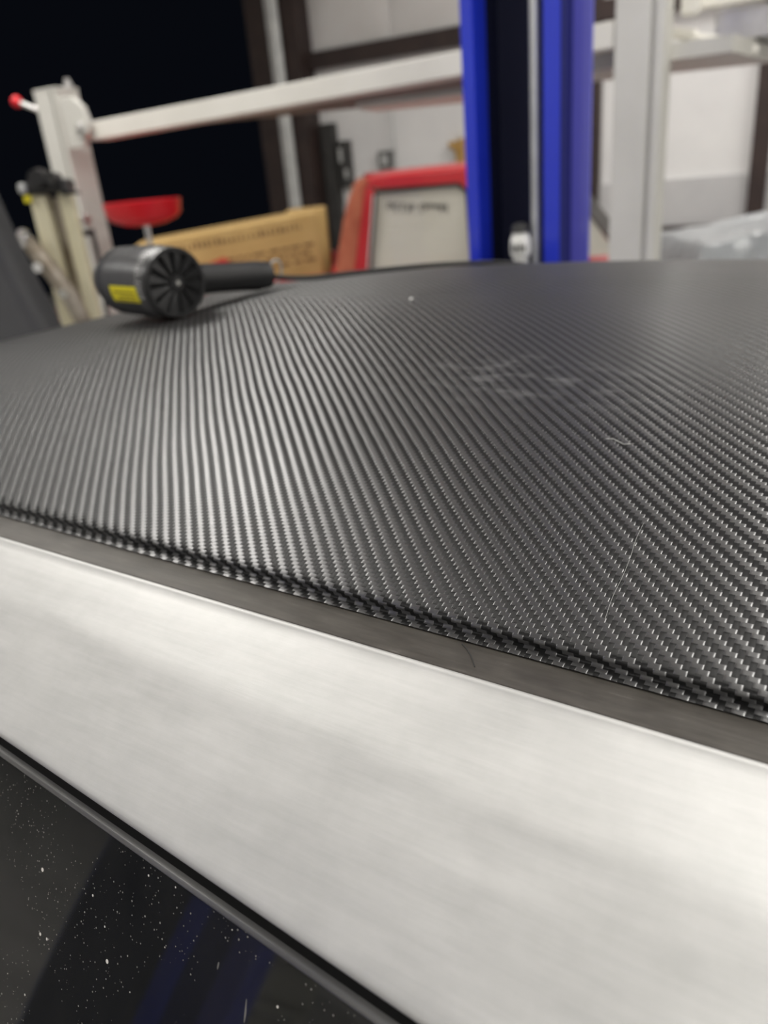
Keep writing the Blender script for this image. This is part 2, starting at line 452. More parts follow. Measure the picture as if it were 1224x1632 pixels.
def p_glass(u):
    z = ze(u) - .055; vd = vD(u); L = []
    for k in range(13):
        q = k / 12
        zz = (z - .0155) + (GB - (z - .0155)) * q
        L.append((vd - .0024 - .17 * q - .03 * q * (1 - q), zz))
    return L
for o in along(p_glass, U0 + .02, U1 + .25, 40, 'side_window', M['glass']): o['label'] = 'dusty dark tinted side window glass'
def p_door(u):
    vd = vD(.1) - .0024 - .17; L = [(vd + .03, GB + .004), (vd - .01, GB + .006), (vd - .02, GB - .01)]
    for k in range(1, 11):
        q = k / 10
        L.append((vd - .02 - .05 * math.sin(PI * q) ** .8 + .03 * q, GB - .01 - .66 * q))
    L.append((vd + .12, GB - .70)); return L
vq = vD(.1) - .19
def p_body(z0, z1, bul):
    def f(u):
        e_ = 1 - max(0, (abs(u - .3) - 1.75) / .55) ** 2 * .35
        w_ = (VC - vq) * e_
        return [(VC - w_ + .04, z1 - HC), (VC - w_, z1 - HC - .03), (VC - w_ - bul, (z0 + z1) / 2 - HC), (VC - w_ + .02, z0 - HC), (VC - w_ + .1, z0 - HC)]
    return f
along(p_door, -.55, 1.45, 24, 'door_skin', M['bodypaint'])
along(p_body(.22, .90, .03), -1.95, -.56, 20, 'rear_quarter', M['bodypaint'])
along(p_body(.22, .90, .03), 1.46, 2.55, 20, 'front_fender', M['bodypaint'])
def cross(u_z, w0, name, m, bow=.03):
    P = []
    for (u, z, hw) in u_z:
        P.append([K(u, VC + hw * x, z - bow * x * x) for x in [(-1 + j / 8) for j in range(17)]])
    return MB().grid(P).build(name, m, car, smooth=True)
cross([(U1, zr(U1, VC), .56), (1.45, 1.22, .60), (1.65, 1.10, .66), (1.82, .97, .72)], 0, 'windshield', M['glass'], .05)
cross([(U0, zr(U0, VC), .56), (-1.0, 1.18, .6), (-1.25, 1.02, .68)], 0, 'rear_window', M['glass'], .05)
cross([(-1.25, 1.0, .80), (-1.6, .98, .80), (-1.9, .93, .72), (-1.98, .6, .70), (-1.95, .25, .68)], 0, 'trunk_lid', M['bodypaint'])
cross([(2.56, .80, .70), (2.66, .6, .68), (2.6, .25, .66)], 0, 'front_bumper', M['bodypaint'])
MB().box(1.84, 2.5, VC - .6, VC + .6, .3, .82, K).build('engine_bay', M['grille'], car)
MB().box(-1.7, 1.8, VC - .74, VC + .74, .24, .42, K).build('floor_pan', M['grille'], car)
for v0 in (.47, 1.19):
    MB().box(.1, .58, v0 - .24, v0 + .24, .43, .62, K).box(-.02, .12, v0 - .23, v0 + .23, .5, 1.12, K).build('front_seat', M['black'], car, bevel=.04)
# raised hood: hinge near the windshield, front edge up
def hood():
    h0 = Vector((2.085, 1.0)); d = Vector((.10, .385)).normalized()
    pr = Vector((d.y, -d.x))
    P = []; 
    for i in range(13):
        q = i / 12; row = []
        for j in range(13):
            x = -1 + j / 6
            hw = .60 - .05 * q
            c = h0 + d * (q * 1.0) + pr * (.05 * math.sin(PI * q) - .05 * x * x)
            row.append(K(c.x, VC + hw * x, c.y))
        P.append(row)
    o = MB().grid(P).build('hood', M['darkgrey'], car, smooth=True, solid=.025)
    o['label'] = 'raised dark grey hood seen from its underside'
    for x in (-.5, 0, .5):
        a = h0 + d * .1; b = h0 + d * .9
        MB().tube([K(a.x - .02, VC + .58 * x, a.y + .01), K((a.x + b.x) / 2 - .01, VC + .5 * x, (a.y + b.y) / 2 + .01), K(b.x - .02, VC + .3 * x, b.y + .01)], .022, 8).build('hood_rib', M['darkgrey'], o, smooth=True)
    MB().tube([K(2.40, VC - .55, .80), K(2.22, VC - .50, 1.45)], .008, 8).build('prop_rod', M['steel'], car)
hood()
for u in (-1.15, 2.0):
    for sd, v in ((-1, .05), (1, 1.61)):
        ax = CN * sd
        c = Vector(K(u, v, .32))
        w_ = MB().lathe([(.19, -.10), (.29, -.10), (.315, -.07), (.32, 0), (.315, .07), (.29, .10), (.19, .10)], c, ax, 32).build('tire', M['rubber'], car, smooth=True)
        MB().lathe([(.185, .06), (.17, .05), (.06, .07), (.03, .075), (.001, .075)], c, ax, 24).build('rim', M['steel'], w_, smooth=True)

# ================================================================== HEAT GUN ON THE ROOF
gb = Vector((-.2254, .9733, 0)); gb.z = 1.4030
gun = thing('heat_gun', 'black heat gun with yellow sticker lying on the carbon roof', 'heat gun', gb)
gd = Vector((-.70, .714, .0)).normalized()          # body axis, away from the vented end
gs = Vector((gd.y, -gd.x, 0))                       # handle side
RG = .0425
g0 = gb + Vector((0, 0, RG + .0005))
M['gunbody'] = mottled('grey_black_housing', (.055, .055, .057), (.075, .075, .077), 30., .28, spec=.7)
body = MB().lathe([(.001, .0), (.030, .0), (.0395, .001), (.0415, .004), (.0425, .010), (.0425, .060), (.0415, .100), (.0375, .128), (.030, .148), (.020, .156), (.001, .158)], g0, gd, 48).build('body', M['gunbody'], gun, smooth=True, autos=35)
for k in range(15):     # shallow cooling ribs around the barrel
    pos = .030 + k * .0062
    rr = RG + .0002 if pos < .06 else .0425 - .001 * (pos - .06) / .04
    MB().lathe([(rr, -.0011), (rr + .0009, 0), (rr, .0011)], g0 + gd * pos, gd, 40, closed=False).build('cooling_rib', M['gunbody'], body, smooth=True)
xg = gd.cross(Vector((0, 0, 1))).normalized(); zg = Vector((0, 0, 1))
cap = MB().lathe([(.036, -.0035), (.0405, -.0035), (.0415, .001), (.0415, .004), (.036, .004)], g0, gd, 48, closed=True).build('vent_ring', M['black'], gun, smooth=True, autos=35)
MB().lathe([(.036, -.0005), (.001, -.0005), (.001, .002), (.036, .002)], g0, gd, 36).build('vent_disc', M['grille'], gun)
NF = 12
for k in range(NF):     # radial blades of the intake grille
    a0 = 2 * PI * (k + .12) / NF; a1 = 2 * PI * (k + .80) / NF
    pts = [(.008, a0), (.0365, a0 + .03), (.0365, (a0 + a1) / 2), (.0365, a1 - .03), (.008, a1)]
    def pf(h0, tilt):
        def f(r, a):
            q = (a - a0) / (a1 - a0)
            return g0 - gd * (h0 + tilt * q) + (xg * math.cos(a) + zg * math.sin(a)) * r
        return f
    MB().prism(pts, pf(-.0005, 0), pf(.0010, .0030)).build('grille_blade', M['black'], gun)
MB().lathe([(.009, -.004), (.009, .004), (.001, .004), (.001, -.004)], g0 - gd * .002, gd, 20).build('grille_hub', M['black'], gun, smooth=True)
MB().lathe([(.0028, 0), (.0028, .001), (.001, .001)], g0 - gd * .0065, -gd, 12).build('hub_screw', M['steel'], gun)
# illegible ring of pale print round the rim
rim = MB()
for k in range(17):
    a = math.radians(95 + k * 6.3); wdt = random.uniform(.014, .022)
    r1 = RG + .0003
    for (p0, p1) in ((.008, .0125), (.0145, .0190)):
        if random.random() < .2: continue
        q = [(a, p0), (a + wdt, p0), (a + wdt, p1), (a, p1)]
        rim.prism(q, lambda a_, h: g0 + gd * h + (-xg * -math.cos(a_) + zg * math.sin(a_)) * (r1 - .0004), lambda a_, h: g0 + gd * h + (xg * math.cos(a_) + zg * math.sin(a_)) * (r1 + .0002))
rim.build('rim_lettering', M['white'], body)['kind'] = 'stuff'
def sticker(a0, a1, h0, h1, rad, name, m, par):
    P = []
    for i in range(9):
        a = math.radians(a0 + (a1 - a0) * i / 8)
        P.append([g0 + gd * (h0 + (h1 - h0) * j / 4) + (xg * math.cos(a) + zg * math.sin(a)) * rad for j in range(5)])
    return MB().grid(P).build(name, m, par, smooth=True)
STA = (178, 205)
st = sticker(*STA, .018, .082, RG + .0012, 'warning_sticker', M['yellow'], body)
for i in range(3): sticker(STA[0] + 9 + i * 7, STA[0] + 11 + i * 7, .024, .074 - .01 * (i % 2), RG + .0014, 'sticker_print', M['inkbrown'], st)
# handle, lying back on the roof
ha = g0 + gd * .050 + gs * .034 + Vector((0, 0, -.004)); hb = ha + gs * .145; 
hb.z = zr(hb.dot(CA), hb.dot(CN)) + .0205
hpts = [ha.lerp(hb, k / 8) for k in range(9)]
MB().tube(hpts, [.0205, .0200, .0195, .019, .019, .019, .0195, .020, .018], 20).build('handle', M['black'], gun, smooth=True)
tp = ha.lerp(hb, .18) + Vector((-.012, -.012, .004))
MB().box(-.012, .012, -.004, .004, -.007, .007, lambda x, y, z: tuple(tp + gs * x + gd * (y - .006) + Vector((0, 0, z)))).build('trigger', M['black'], gun, bevel=.002)
hl = hb + gs * .014
ring = []
for k in range(17):
    a = 2 * PI * k / 16
    ring.append(hl + gd * (.0 - .006 * math.sin(a)) + gs * (.013 * math.cos(a)) + Vector((0, 0, .017 * math.sin(a) + .0015)))
MB().tube(ring, .0018, 8).build('hanging_loop', M['clear'], gun, smooth=True)
# power cord over the roof
def onroof(x, y, h): 
    p = Vector((x, y, 0)); return Vector((x, y, zr(p.dot(CA), p.dot(CN)) + h))
cp = [hb - gs * .002, hb + gs * .02 + Vector((0, 0, -.006)), onroof(-.075, 1.17, .0065), onroof(-.01, 1.20, .0042), onroof(.07, 1.215, .0042), onroof(.14, 1.235, .0042), onroof(.21, 1.275, .0042), onroof(.28, 1.35, .0042), onroof(.32, 1.45, .0045), onroof(.34, 1.51, .006)]
def smooth_path(p, n=6):
    out = []
    for i in range(len(p) - 1):
        a, b, c, d = p[max(i - 1, 0)], p[i], p[i + 1], p[min(i + 2, len(p) - 1)]
        for k in range(n):
            t = k / n
            out.append(.5 * ((2 * b) + (c - a) * t + (2 * a - 5 * b + 4 * c - d) * t * t + (3 * b - a - 3 * c + d) * t ** 3))
    out.append(p[-1]); return out
MB().tube(smooth_path(cp), .0036, 8).build('power_cord', M['rubber'], gun, smooth=True)

# small bits on the film
def roofpt(u, v, h): return Vector(K(u, v, zr(u, v) + h))
def bit(u, v, r, label, name, m):
    c = roofpt(u, v, 0)
    mb = MB(); mb.lathe([(r * .4, 0.0002), (r, r * .35), (r * .8, r * .8), (r * .2, r)], c, (random.uniform(-.2, .2), random.uniform(-.2, .2), 1), 7)
    return tag(mb.build(name, m, None, smooth=True, loc=tuple(c)), label, 'debris')
bit(.442, .720, .0022, 'tiny pale crumb on the far middle of the roof', 'crumb', M['white'])
sh = [roofpt(.1319 + .004 * k, .442 + .0025 * math.sin(k * 1.3), .0006) for k in range(-2, 3)]
M['dullwhite'] = mat('dull_white', (.35, .35, .34), .5)
tag(MB().tube(sh, .0003, 6).build('film_shaving', M['dullwhite'], None, loc=tuple(roofpt(.1319, .442, 0))), 'tiny curled pale shaving on the roof film at right', 'debris')

def thread(pts, r, m, name, label):
    return tag(MB().tube(smooth_path(pts, 5), r, 5).build(name, m, None, loc=tuple(pts[0])), label, 'thread')
thread([roofpt(.0948 - .0007 * k + .0005 * math.sin(k * 1.9), .3675 - .0142 * k, .0004) for k in range(6)], .00010, M['dullwhite'], 'lint_thread', 'fine pale thread lying on the near right of the film')
thread([Vector(K(.150 - .0045 * k, E0 - .009 - .0028 * k - .0006 * k * k, HC + ze(.15) - .0078)) for k in range(4)], .00022, M['rubber'], 'hair', 'short dark hair on the grey strip under the film edge')

# ================================================================== BLUE TWO-POST LIFT COLUMNS
def column(u, v, sgn, label, cap_part):
    o = Vector(K(u, v, 0))
    pa, qa = -CA, -CN * sgn              # p: along, q: towards the car
    root = thing('lift_column', label, 'lift column', o, 'two-post lift columns')
    def W(p, q, z): r_ = o + pa * p + qa * q; return (r_.x, r_.y, z)
    HT = 3.6
    # open channel with stepped flanges; polygon goes round the section
    th = .012
    sec = [(-.100, 0), (-.066, 0), (-.066, -.08), (-.076, -.08), (-.076, -.012), (-.088, -.012), (-.088, -.188), (.150, -.188), (.150, -.012), (.128, -.012), (.128, -.05), (.12, -.05), (.12, 0), (.163, 0), (.163, -.08), (.213, -.08), (.213, -.092), (.163, -.092), (.163, -.2), (-.100, -.2)]
    MB().prism(sec, lambda p, q: W(p, q, .02), lambda p, q: W(p, q, HT)).build('channel', M['blue'], root, bevel=.002)
    sec2 = [(-.087, -.085), (-.087, -.187), (.149, -.187), (.149, -.06), (.142, -.06), (.142, -.18), (-.08, -.18), (-.08, -.085)]
    MB().box(.1635, .1665, -.079, -.004, .03, HT - .02, W).build('groove_shade', M['navy'], root)  # thin dark plate standing for the shade in the groove
    MB().box(.166, .2145, -.0798, -.0770, .03, HT - .02, W).build('flange_sheen', M['paleblue'], root)  # thin pale plate carrying the painted sheen of the flange
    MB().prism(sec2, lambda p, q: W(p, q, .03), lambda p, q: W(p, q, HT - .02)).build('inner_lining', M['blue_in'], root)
    MB().tube([W(.088, -.025, .3), W(.088, -.025, HT - .1)], .0118, 12).build('lift_cable', M['galv'], root, smooth=True)
    MB().box(-.25, .25, -.32, .12, 0, .02, W).build('base_plate', M['blue'], root, bevel=.004)
    for p in (-.2, .2):
        for q in (-.28, .08): MB().lathe([(.016, .02), (.016, .036), (.001, .036)], W(p, q, 0), (0, 0, 1), 6).build('anchor_bolt', M['steel'], root)
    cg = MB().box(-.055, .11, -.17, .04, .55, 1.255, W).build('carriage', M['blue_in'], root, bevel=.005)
    MB().box(-.9, .02, .03, .13, .12, .22, W).build('swing_arm', M['blue'], root, bevel=.008)
    MB().box(-.10, .06, -.02, .12, .10, .60, W).build('arm_yoke', M['blue'], root, bevel=.006)
    if cap_part:
        c = Vector(W(.058, .006, 1.255))
        b = MB().lathe([(.001, 0), (.017, 0), (.019, .012), (.0205, .045), (.0255, .050), (.0275, .068), (.026, .092), (.020, .108), (.001, .112)], c, (0, 0, 1), 24).build('white_cap', M['white'], root, smooth=True, autos=35)
        b['label'] = 'small white cap with dark print standing in the channel'
        MB().lathe([(.021, .108), (.025, .110), (.022, .124), (.012, .131), (.001, .133), (.001, .113), (.020, .1095)], c, (0, 0, 1), 24).build('dark_dome', M['darksteel'], b, smooth=True)
        pr = MB()
        for k in range(4):
            a = math.radians(212 + k * 22)
            dv = Vector((math.cos(a), math.sin(a), 0)); tv = Vector((-dv.y, dv.x, 0))
            pc = c + dv * .0272
            pr.box(-.0025, .0025, -.001, .0012, .060, .084 - .006 * (k % 2), lambda x, y, z: tuple(pc + tv * x + dv * y + Vector((0, 0, z))))
            pr.box(-.005, .005, -.001, .0012, .070, .073, lambda x, y, z: tuple(pc + tv * x + dv * y + Vector((0, 0, z))))
        pr.build('cap_print', M['darksteel'], b)
    return root
column(.94, 2.02, 1, 'bright blue lift column standing behind the carbon roof', True)
column(.94, -.55, -1, 'bright blue lift column beside the car, seen mirrored in its window', False)

# ================================================================== GREY PARKING LIFT
LT = 3.1
lift = thing('parking_lift', 'pale grey steel parking lift with two posts and raised crossbeam', 'car lift', R(-2, LT, 0))
def lbox(s0, s1, t0, t1, z0, z1, name, m, bevel=.004, par=None): return MB().box(s0, s1, t0, t1, z0, z1, R).build(name, m, par or lift, bevel=bevel)
def post(sc, wdt, zt, name='post'):
    h = wdt / 2
    sec = [(-h, -h), (h * .45, -h), (h * .45, -h + .02), (h * .62, -h + .02), (h * .62, -h), (h, -h), (h, h), (-h, h)]
    return MB().prism(sec, lambda a, b: R(sc + a, LT + b, 0), lambda a, b: R(sc + a, LT + b, zt)).build(name, M['post'], lift, bevel=.004)
p1 = post(-3.375, .15, 2.035); p2 = post(-.575, .16, 2.9)
lbox(-3.452, -3.298, LT - .077, LT + .077, 2.035, 2.045, 'post_cap', M['post'])
MB().lathe([(.022, 0), (.022, .02), (.014, .02), (.014, .04), (.001, .042)], R(-3.315, LT + .03, 2.045), (0, 0, 1), 10).build('top_bolt', M['steel'], lift)
lbox(-3.55, -3.19, LT - .2, LT + .2, 0, .015, 'foot_plate', M['post']); lbox(-.76, -.4, LT - .2, LT + .2, 0, .015, 'foot_plate', M['post'])
# bracket that hooks the beam to the left post
MB().prism([(-3.265, 1.77), (-3.265, 1.99), (-3.18, 1.99), (-3.12, 1.94), (-3.10, 1.86), (-3.16, 1.77)], lambda a, b: R(a, LT - .10, b), lambda a, b: R(a, LT - .07, b)).build('hook_bracket', M['post'], lift, bevel=.003)
MB().lathe([(.035, 0), (.035, .025), (.015, .03), (.001, .03)], R(-3.13, LT - .10, 1.84), tuple(-RW), 16).build('pivot_pin', M['steel'], lift)
MB().prism([(-3.14, 1.795), (-.66, 1.85), (-.66, 1.93), (-3.14, 1.875)], lambda a, b: R(a, LT - .07, b), lambda a, b: R(a, LT + .05, b)).build('crossbeam', M['beam'], lift, bevel=.004)
# underslung deck behind the beam
def deck(pts, z0, z1, name, m): return MB().prism(pts, lambda x, y: (x, y, z0), lambda x, y: (x, y, z1)).build(name, m, lift)
def rp(s, t): p = R(s, t, 0); return (p[0], p[1])
deck([rp(-3.1, LT + .05), rp(-1.0, LT + .05), (.62, 4.30), (-1.0, 4.42)], 1.835, 1.885, 'deck_plate', M['underdeck'])
deck([(.05, 4.0), (.75, 3.62), (.85, 4.27), (.15, 4.32)], 1.81, 1.834, 'deck_panel', M['beam'])
deck([rp(-1.0, LT + .052), rp(-.3, LT + .052), (1.75, 3.50), (.70, 3.66)], 1.80, 1.85, 'deck_plate', M['post'])
deck([(.62, 3.60), (1.0, 3.50), (1.0, 3.54), (.62, 3.64)], 1.86, 1.90, 'deck_edge', M['darksteel'])
# rail, tray and bracket right of the near post
lbox(-.485, -.43, 3.25, 3.32, 1.94, 2.4, 'hanger', M['beam'])
lbox(-.46, .25, 3.45, 3.52, 1.975, 2.03, 'side_rail', M['beam'])
lbox(-.40, .30, 3.5, 3.95, 1.86, 1.965, 'jack_tray', M['steel'], bevel=.006)
MB().tube([R(-.50, 3.40, 1.89), R(-.38, 3.44, 1.865), R(-.25, 3.48, 1.815)], .016, 8).build('brace_rod', M['beam'], lift, smooth=True)
MB().tube([R(-.52, 3.34, 1.90), R(-.44, 3.36, 1.88)], .02, 8).build('brace_end', M['beam'], lift, smooth=True)
# red ball lever on the left post
MB().tube([R(-3.43, LT - .06, 1.95), R(-3.555, LT - .08, 2.005)], .011, 10).build('release_lever', M['steel'], lift, smooth=True)
MB().lathe([(.001, -.028), (.017, -.022), (.026, -.008), (.028, 0), (.026, .008), (.017, .022), (.001, .028)], R(-3.568, LT - .083, 2.01), tuple(RE), 16).build('lever_ball', M['redplastic'], lift, smooth=True)
lbox(-3.29, -3.22, LT - .15, LT - .10, 1.42, 1.47, 'latch_block', M['steel']); lbox(-3.27, -3.21, LT - .16, LT - .11, 1.37, 1.40, 'latch_block', M['darksteel'])
MB().tube([R(-3.215, LT - .12, 1.40), R(-3.20, LT - .13, 1.2), R(-3.23, LT - .13, 1.0), R(-3.25, LT - .12, .3)], .012, 8).build('air_hose', M['darksteel'], lift, smooth=True)

# ================================================================== RED PICKUP
TY = 5.0; TW = 1.55
tk = thing('pickup_truck', 'red pickup truck parked behind the blue column under the lift', 'truck', (.5, TY + TW / 2, 0))
def side(poly, name, m, y0=TY, th=.05, bevel=.008, both=True, par=None):
    o = MB().prism(poly, lambda x, z: (x, y0, z), lambda x, z: (x, y0 + th, z)).build(name, m, par or tk, bevel=bevel)
    if both: MB().prism(poly, lambda x, z: (x, TY * 2 + TW - y0 - th, z), lambda x, z: (x, TY * 2 + TW - y0, z)).build(name, m, par or tk, bevel=bevel)
    return o
M['warmlitred'] = mottled('warm_lit_red', (.42, .10, .05), (.55, .17, .09), 14., .5)  # warm light on the cab corner, put into the red
side([(-.17, .92), (-.055, .92), (.075, 1.462), (.12, 1.505), (.05, 1.495), (-.01, 1.44), (-.10, 1.20)], 'cab_corner', M['warmlitred'])
side([(-.053, .92), (.045, .92), (.135, 1.43), (.105, 1.452), (.077, 1.46)], 'rear_pillar', M['red'])
MB().tube([(.036, TY - .004, .93), (.122, TY - .004, 1.41)], .009, 6).build('pillar_highlight', M['chrome'], tk, smooth=True)  # added bright line for the highlight along the pillar edge
side([(.107, 1.453), (.08, 1.465), (.122, 1.508), (1.22, 1.50), (1.30, 1.44), (1.22, 1.425), (.70, 1.425), (.16, 1.44)], 'roof_rail', M['red'])
side([(.70, .92), (.78, .92), (.74, 1.43), (.64, 1.43), (.69, 1.38)], 'door_pillar', M['red'])
side([(1.62, .95), (1.72, .95), (1.32, 1.44), (1.22, 1.43)], 'windshield_pillar', M['underdeck'])
side([(.05, .93), (.70, .93), (.69, 1.38), (.63, 1.428), (.135, 1.428)], 'side_window', M['pane'], TY + .022, .006, 0)
side([(.78, .93), (1.62, .93), (1.24, 1.425), (.745, 1.425)], 'door_window', M['pane'], TY + .022, .006, 0)
side([(-.19, .45), (1.72, .45), (1.72, .78), (1.60, .83), (.0, .90), (-.19, .90)], 'door_skin', M['red'], TY - .02)
# dark gasket line round the rear side window
gk = [(.05, .93), (.135, 1.425), (.63, 1.425), (.685, 1.38), (.70, .93)]
MB().tube([(x, TY + .005, z) for x, z in gk], .012, 6).build('window_gasket', M['rubber'], tk)
P = []
for i in range(9):
    x = .09 + 1.21 * i / 8
    P.append([(x, TY + TW * j / 8, 1.50 + .03 * math.sin(PI * j / 8) + .012 * math.sin(PI * i / 8)) for j in range(9)])
MB().grid(P).build('cab_roof', M['red'], tk, smooth=True, solid=.03)
wsp = [[(1.28 + .42 * i / 4, TY + .05 + (TW - .1) * j / 4, 1.47 - .50 * i / 4) for j in range(5)] for i in range(5)]
MB().grid(wsp).build('windshield', M['greenglass'], tk, smooth=True, solid=.006)
MB().box(-.18, -.13, TY + .03, TY + TW - .03, .5, 1.0).build('cab_back', M['red'], tk)
MB().box(-.02, .01, TY + .06, TY + TW - .06, 1.0, 1.44).build('rear_window', M['pane'], tk)
# bed
for y in (TY - .02, TY + TW - .05): MB().box(-1.86, -.2, y, y + .07, .5, .98).build('bed_side', M['red'], tk, bevel=.012)
MB().box(-1.86, -.2, TY, TY + TW, .5, .56).build('bed_floor', M['darksteel'], tk)
MB().box(-1.92, -1.865, TY, TY + TW, .5, .96).build('tailgate', M['red'], tk, bevel=.01)
MB().box(1.76, 2.75, TY, TY + TW, .5, .78).build('front_body', M['red'], tk, bevel=.05)
MB().box(2.76, 2.9, TY + .02, TY + TW - .02, .42, .6).build('bumper', M['chrome'], tk, bevel=.03)
for x in (-1.15, 2.2):
    for y in (TY + .06, TY + TW - .06):
        w_ = MB().lathe([(.19, -.1), (.30, -.1), (.33, -.06), (.33, .06), (.30, .1), (.19, .1)], (x, y, .331), (0, 1, 0), 28).build('tire', M['rubber'], tk, smooth=True)
        MB().lathe([(.19, -.08), (.19, .08), (.05, .05), (.05, -.05)], (x, y, .331), (0, 1, 0), 20).build('wheel_rim', M['steel'], w_, smooth=True)
MB().box(-1.8, 2.6, TY + .3, TY + TW - .3, .32, .5).build('chassis', M['darksteel'], tk)
# illegible sticker lettering along the top of the window
lt = MB()
x = .20
while x < .56:
    wq = random.uniform(.018, .035); zt = 1.355 - (x - .2) * .10; hq = random.uniform(.03, .06)
    lt.box(x, x + .007, TY + .016, TY + .0215, zt - hq, zt)
    if random.random() < .7: lt.box(x, x + wq, TY + .016, TY + .0215, zt - .007, zt)
    if random.random() < .5: lt.box(x + wq - .006, x + wq, TY + .016, TY + .0215, zt - hq * .8, zt)
    x += wq + .012
lt.build('window_lettering', M['darksteel'], tk)['kind'] = 'stuff'

# ================================================================== CARDBOARD BOX IN THE TRUCK BED
bo = Vector((-.80, 5.42, .56))
bx = thing('cardboard_box', 'long tan cardboard box with printed markings in the truck bed', 'box', bo)
ba = math.radians(8); bd = Vector((math.cos(ba), math.sin(ba), .0)); bp = Vector((-bd.y, bd.x, 0))
BT = math.radians(4.5)
def BX(x, y, z): 
    zz = z + x * math.tan(BT) + .055; p = bo + bd * x + bp * y; return (p.x, p.y, bo.z + zz)
MB().box(-.62, .53, -.28, .28, 0, .685, BX).build('carton', M['card'], bx, bevel=.012)
MB().box(-.62, .53, -.03, .03, .684, .688, BX).build('tape', M['inkbrown'], bx)
for k in range(2): MB().box(-.6 + k * 1.0, -.5 + k * 1.0, -.2, .2, -.032, .0, BX).build('pallet_slat', M['card'], bx)
pr = MB()
for k in range(30):
    xx = -.50 + k * .031
    pr.box(xx, xx + random.uniform(.008, .02), -.2825, -.279, .60, .60 + random.uniform(.02, .04), BX)
for r_ in range(3):
    xx = -.1
    while xx < .45:
        l = random.uniform(.02, .08); pr.box(xx, xx + l, -.2825, -.279, .49 - r_ * .045, .505 - r_ * .045, BX); xx += l + random.uniform(.01, .03)
pr.build('box_print', M['inkbrown'], bx)['kind'] = 'stuff'
MB().prism([(-.24, .45), (-.18, .50), (-.10, .52), (-.06, .50), (-.10, .45), (-.17, .43)], lambda a, b: BX(a, -.283, b), lambda a, b: BX(a, -.279, b)).build('red_mark', M['inkred'], bx)
b2 = (-.30, 6.15, .56)
c2 = thing('small_carton', 'small dull brown carton behind the long box, against the cab', 'box', b2)
MB().box(-.50, -.22, 6.0, 6.35, .562, 1.33).build('carton', M['card'], c2, bevel=.01)
MB().box(-.50, -.22, 6.16, 6.20, 1.329, 1.332).build('tape', M['inkbrown'], c2)

# ================================================================== RED OIL DRAINER
oc = Vector((-1.035, 4.1, 0))
od = thing('oil_drainer', 'red dish-shaped oil drain bowl on a thin chrome pole', 'oil drainer', oc)
MB().lathe([(.001, 1.395), (.05, 1.395), (.10, 1.402), (.155, 1.422), (.178, 1.445), (.186, 1.50), (.190, 1.508), (.182, 1.510), (.172, 1.45), (.14, 1.43), (.04, 1.41), (.001, 1.408)], oc, (0, 0, 1), 36).build('drain_bowl', M['redplastic'], od, smooth=True)
MB().lathe([(.018, .62), (.018, 1.0), (.013, 1.0), (.013, 1.396)], oc, (0, 0, 1), 14).build('pole', M['chrome'], od, smooth=True)
MB().lathe([(.001, .10), (.19, .10), (.21, .13), (.21, .52), (.18, .60), (.03, .63), (.001, .63)], oc, (0, 0, 1), 32).build('tank', M['redplastic'], od, smooth=True)
for k in range(4):
    a = PI / 4 + k * PI / 2; c = oc + Vector((math.cos(a) * .17, math.sin(a) * .17, .04))
    MB().lathe([(.001, -.012), (.04, -.012), (.04, .012), (.001, .012)], c, (1, 0, 0), 16).build('caster', M['rubber'], od, smooth=True)
    MB().tube([c, c + Vector((0, 0, .065))], .012, 8).build('caster_stem', M['steel'], od)

# ================================================================== CREAM TUBE STAND WITH BLACK CLAMP
so = Vector((-1.2, 3.4, 0))
sd = thing('tool_stand', 'cream tubular stand with black clamp head left of the heat gun', 'stand', so)
def post2(x, z0, z1, r, nm): return MB().box(x - r, x + r, 3.4 - r, 3.4 + r, z0, z1).build(nm, M['cream'], sd, bevel=.010)
post2(-1.155, .05, 1.585, .027, 'front_tube'); post2(-1.262, .05, 1.575, .032, 'rear_tube')
MB().box(-1.225, -1.19, 3.42, 3.45, .05, 1.56).build('inner_rail', M['tan_steel'], sd)
MB().box(-1.45, -.95, 3.3, 3.36, 0, .05).box(-1.45, -.95, 3.46, 3.52, 0, .05).build('base', M['darksteel'], sd)
MB().box(-1.30, -1.08, 3.3, 3.5, .045, .055).build('base_plate', M['darksteel'], sd)
hd = MB().box(-1.285, -1.125, 3.34, 3.46, 1.575, 1.625).build('clamp_head', M['black'], sd, bevel=.015)
MB().lathe([(.001, -.05), (.032, -.05), (.038, 0), (.032, .05), (.001, .05)], (-1.225, 3.36, 1.632), (0, 1, 0), 16).build('clamp_knob', M['black'], hd, smooth=True)
MB().lathe([(.001, -.04), (.022, -.04), (.024, 0), (.022, .04), (.001, .04)], (-1.17, 3.35, 1.628), (0, 1, 0), 14).build('clamp_knob', M['darksteel'], hd, smooth=True)
MB().prism([(-1.15, 1.60), (-1.085, 1.572), (-1.085, 1.562), (-1.15, 1.565)], lambda a, b: (a, 3.33, b), lambda a, b: (a, 3.37, b)).build('clamp_lever', M['black'], hd, bevel=.004)
MB().lathe([(.001, -.02), (.016, -.018), (.02, 0), (.016, .018), (.001, .02)], (-1.298, 3.35, 1.602), (0, 0, 1), 12).build('grey_knob', M['galv'], hd, smooth=True)
MB().lathe([(.001, -.015), (.013, -.013), (.016, 0), (.013, .013), (.001, .015)], (-1.290, 3.35, 1.562), (0, 0, 1), 12).build('yellow_knob', M['yellow'], hd, smooth=True)
arm = MB().tube([(-1.335, 3.33, 1.425), (-1.30, 3.32, 1.37), (-1.245, 3.31, 1.27), (-1.20, 3.31, 1.17), (-1.17, 3.31, 1.05), (-1.16, 3.32, .8)], [.022, .034, .036, .036, .034, .03], 12).build('steel_arm', M['tan_steel'], sd, smooth=True)
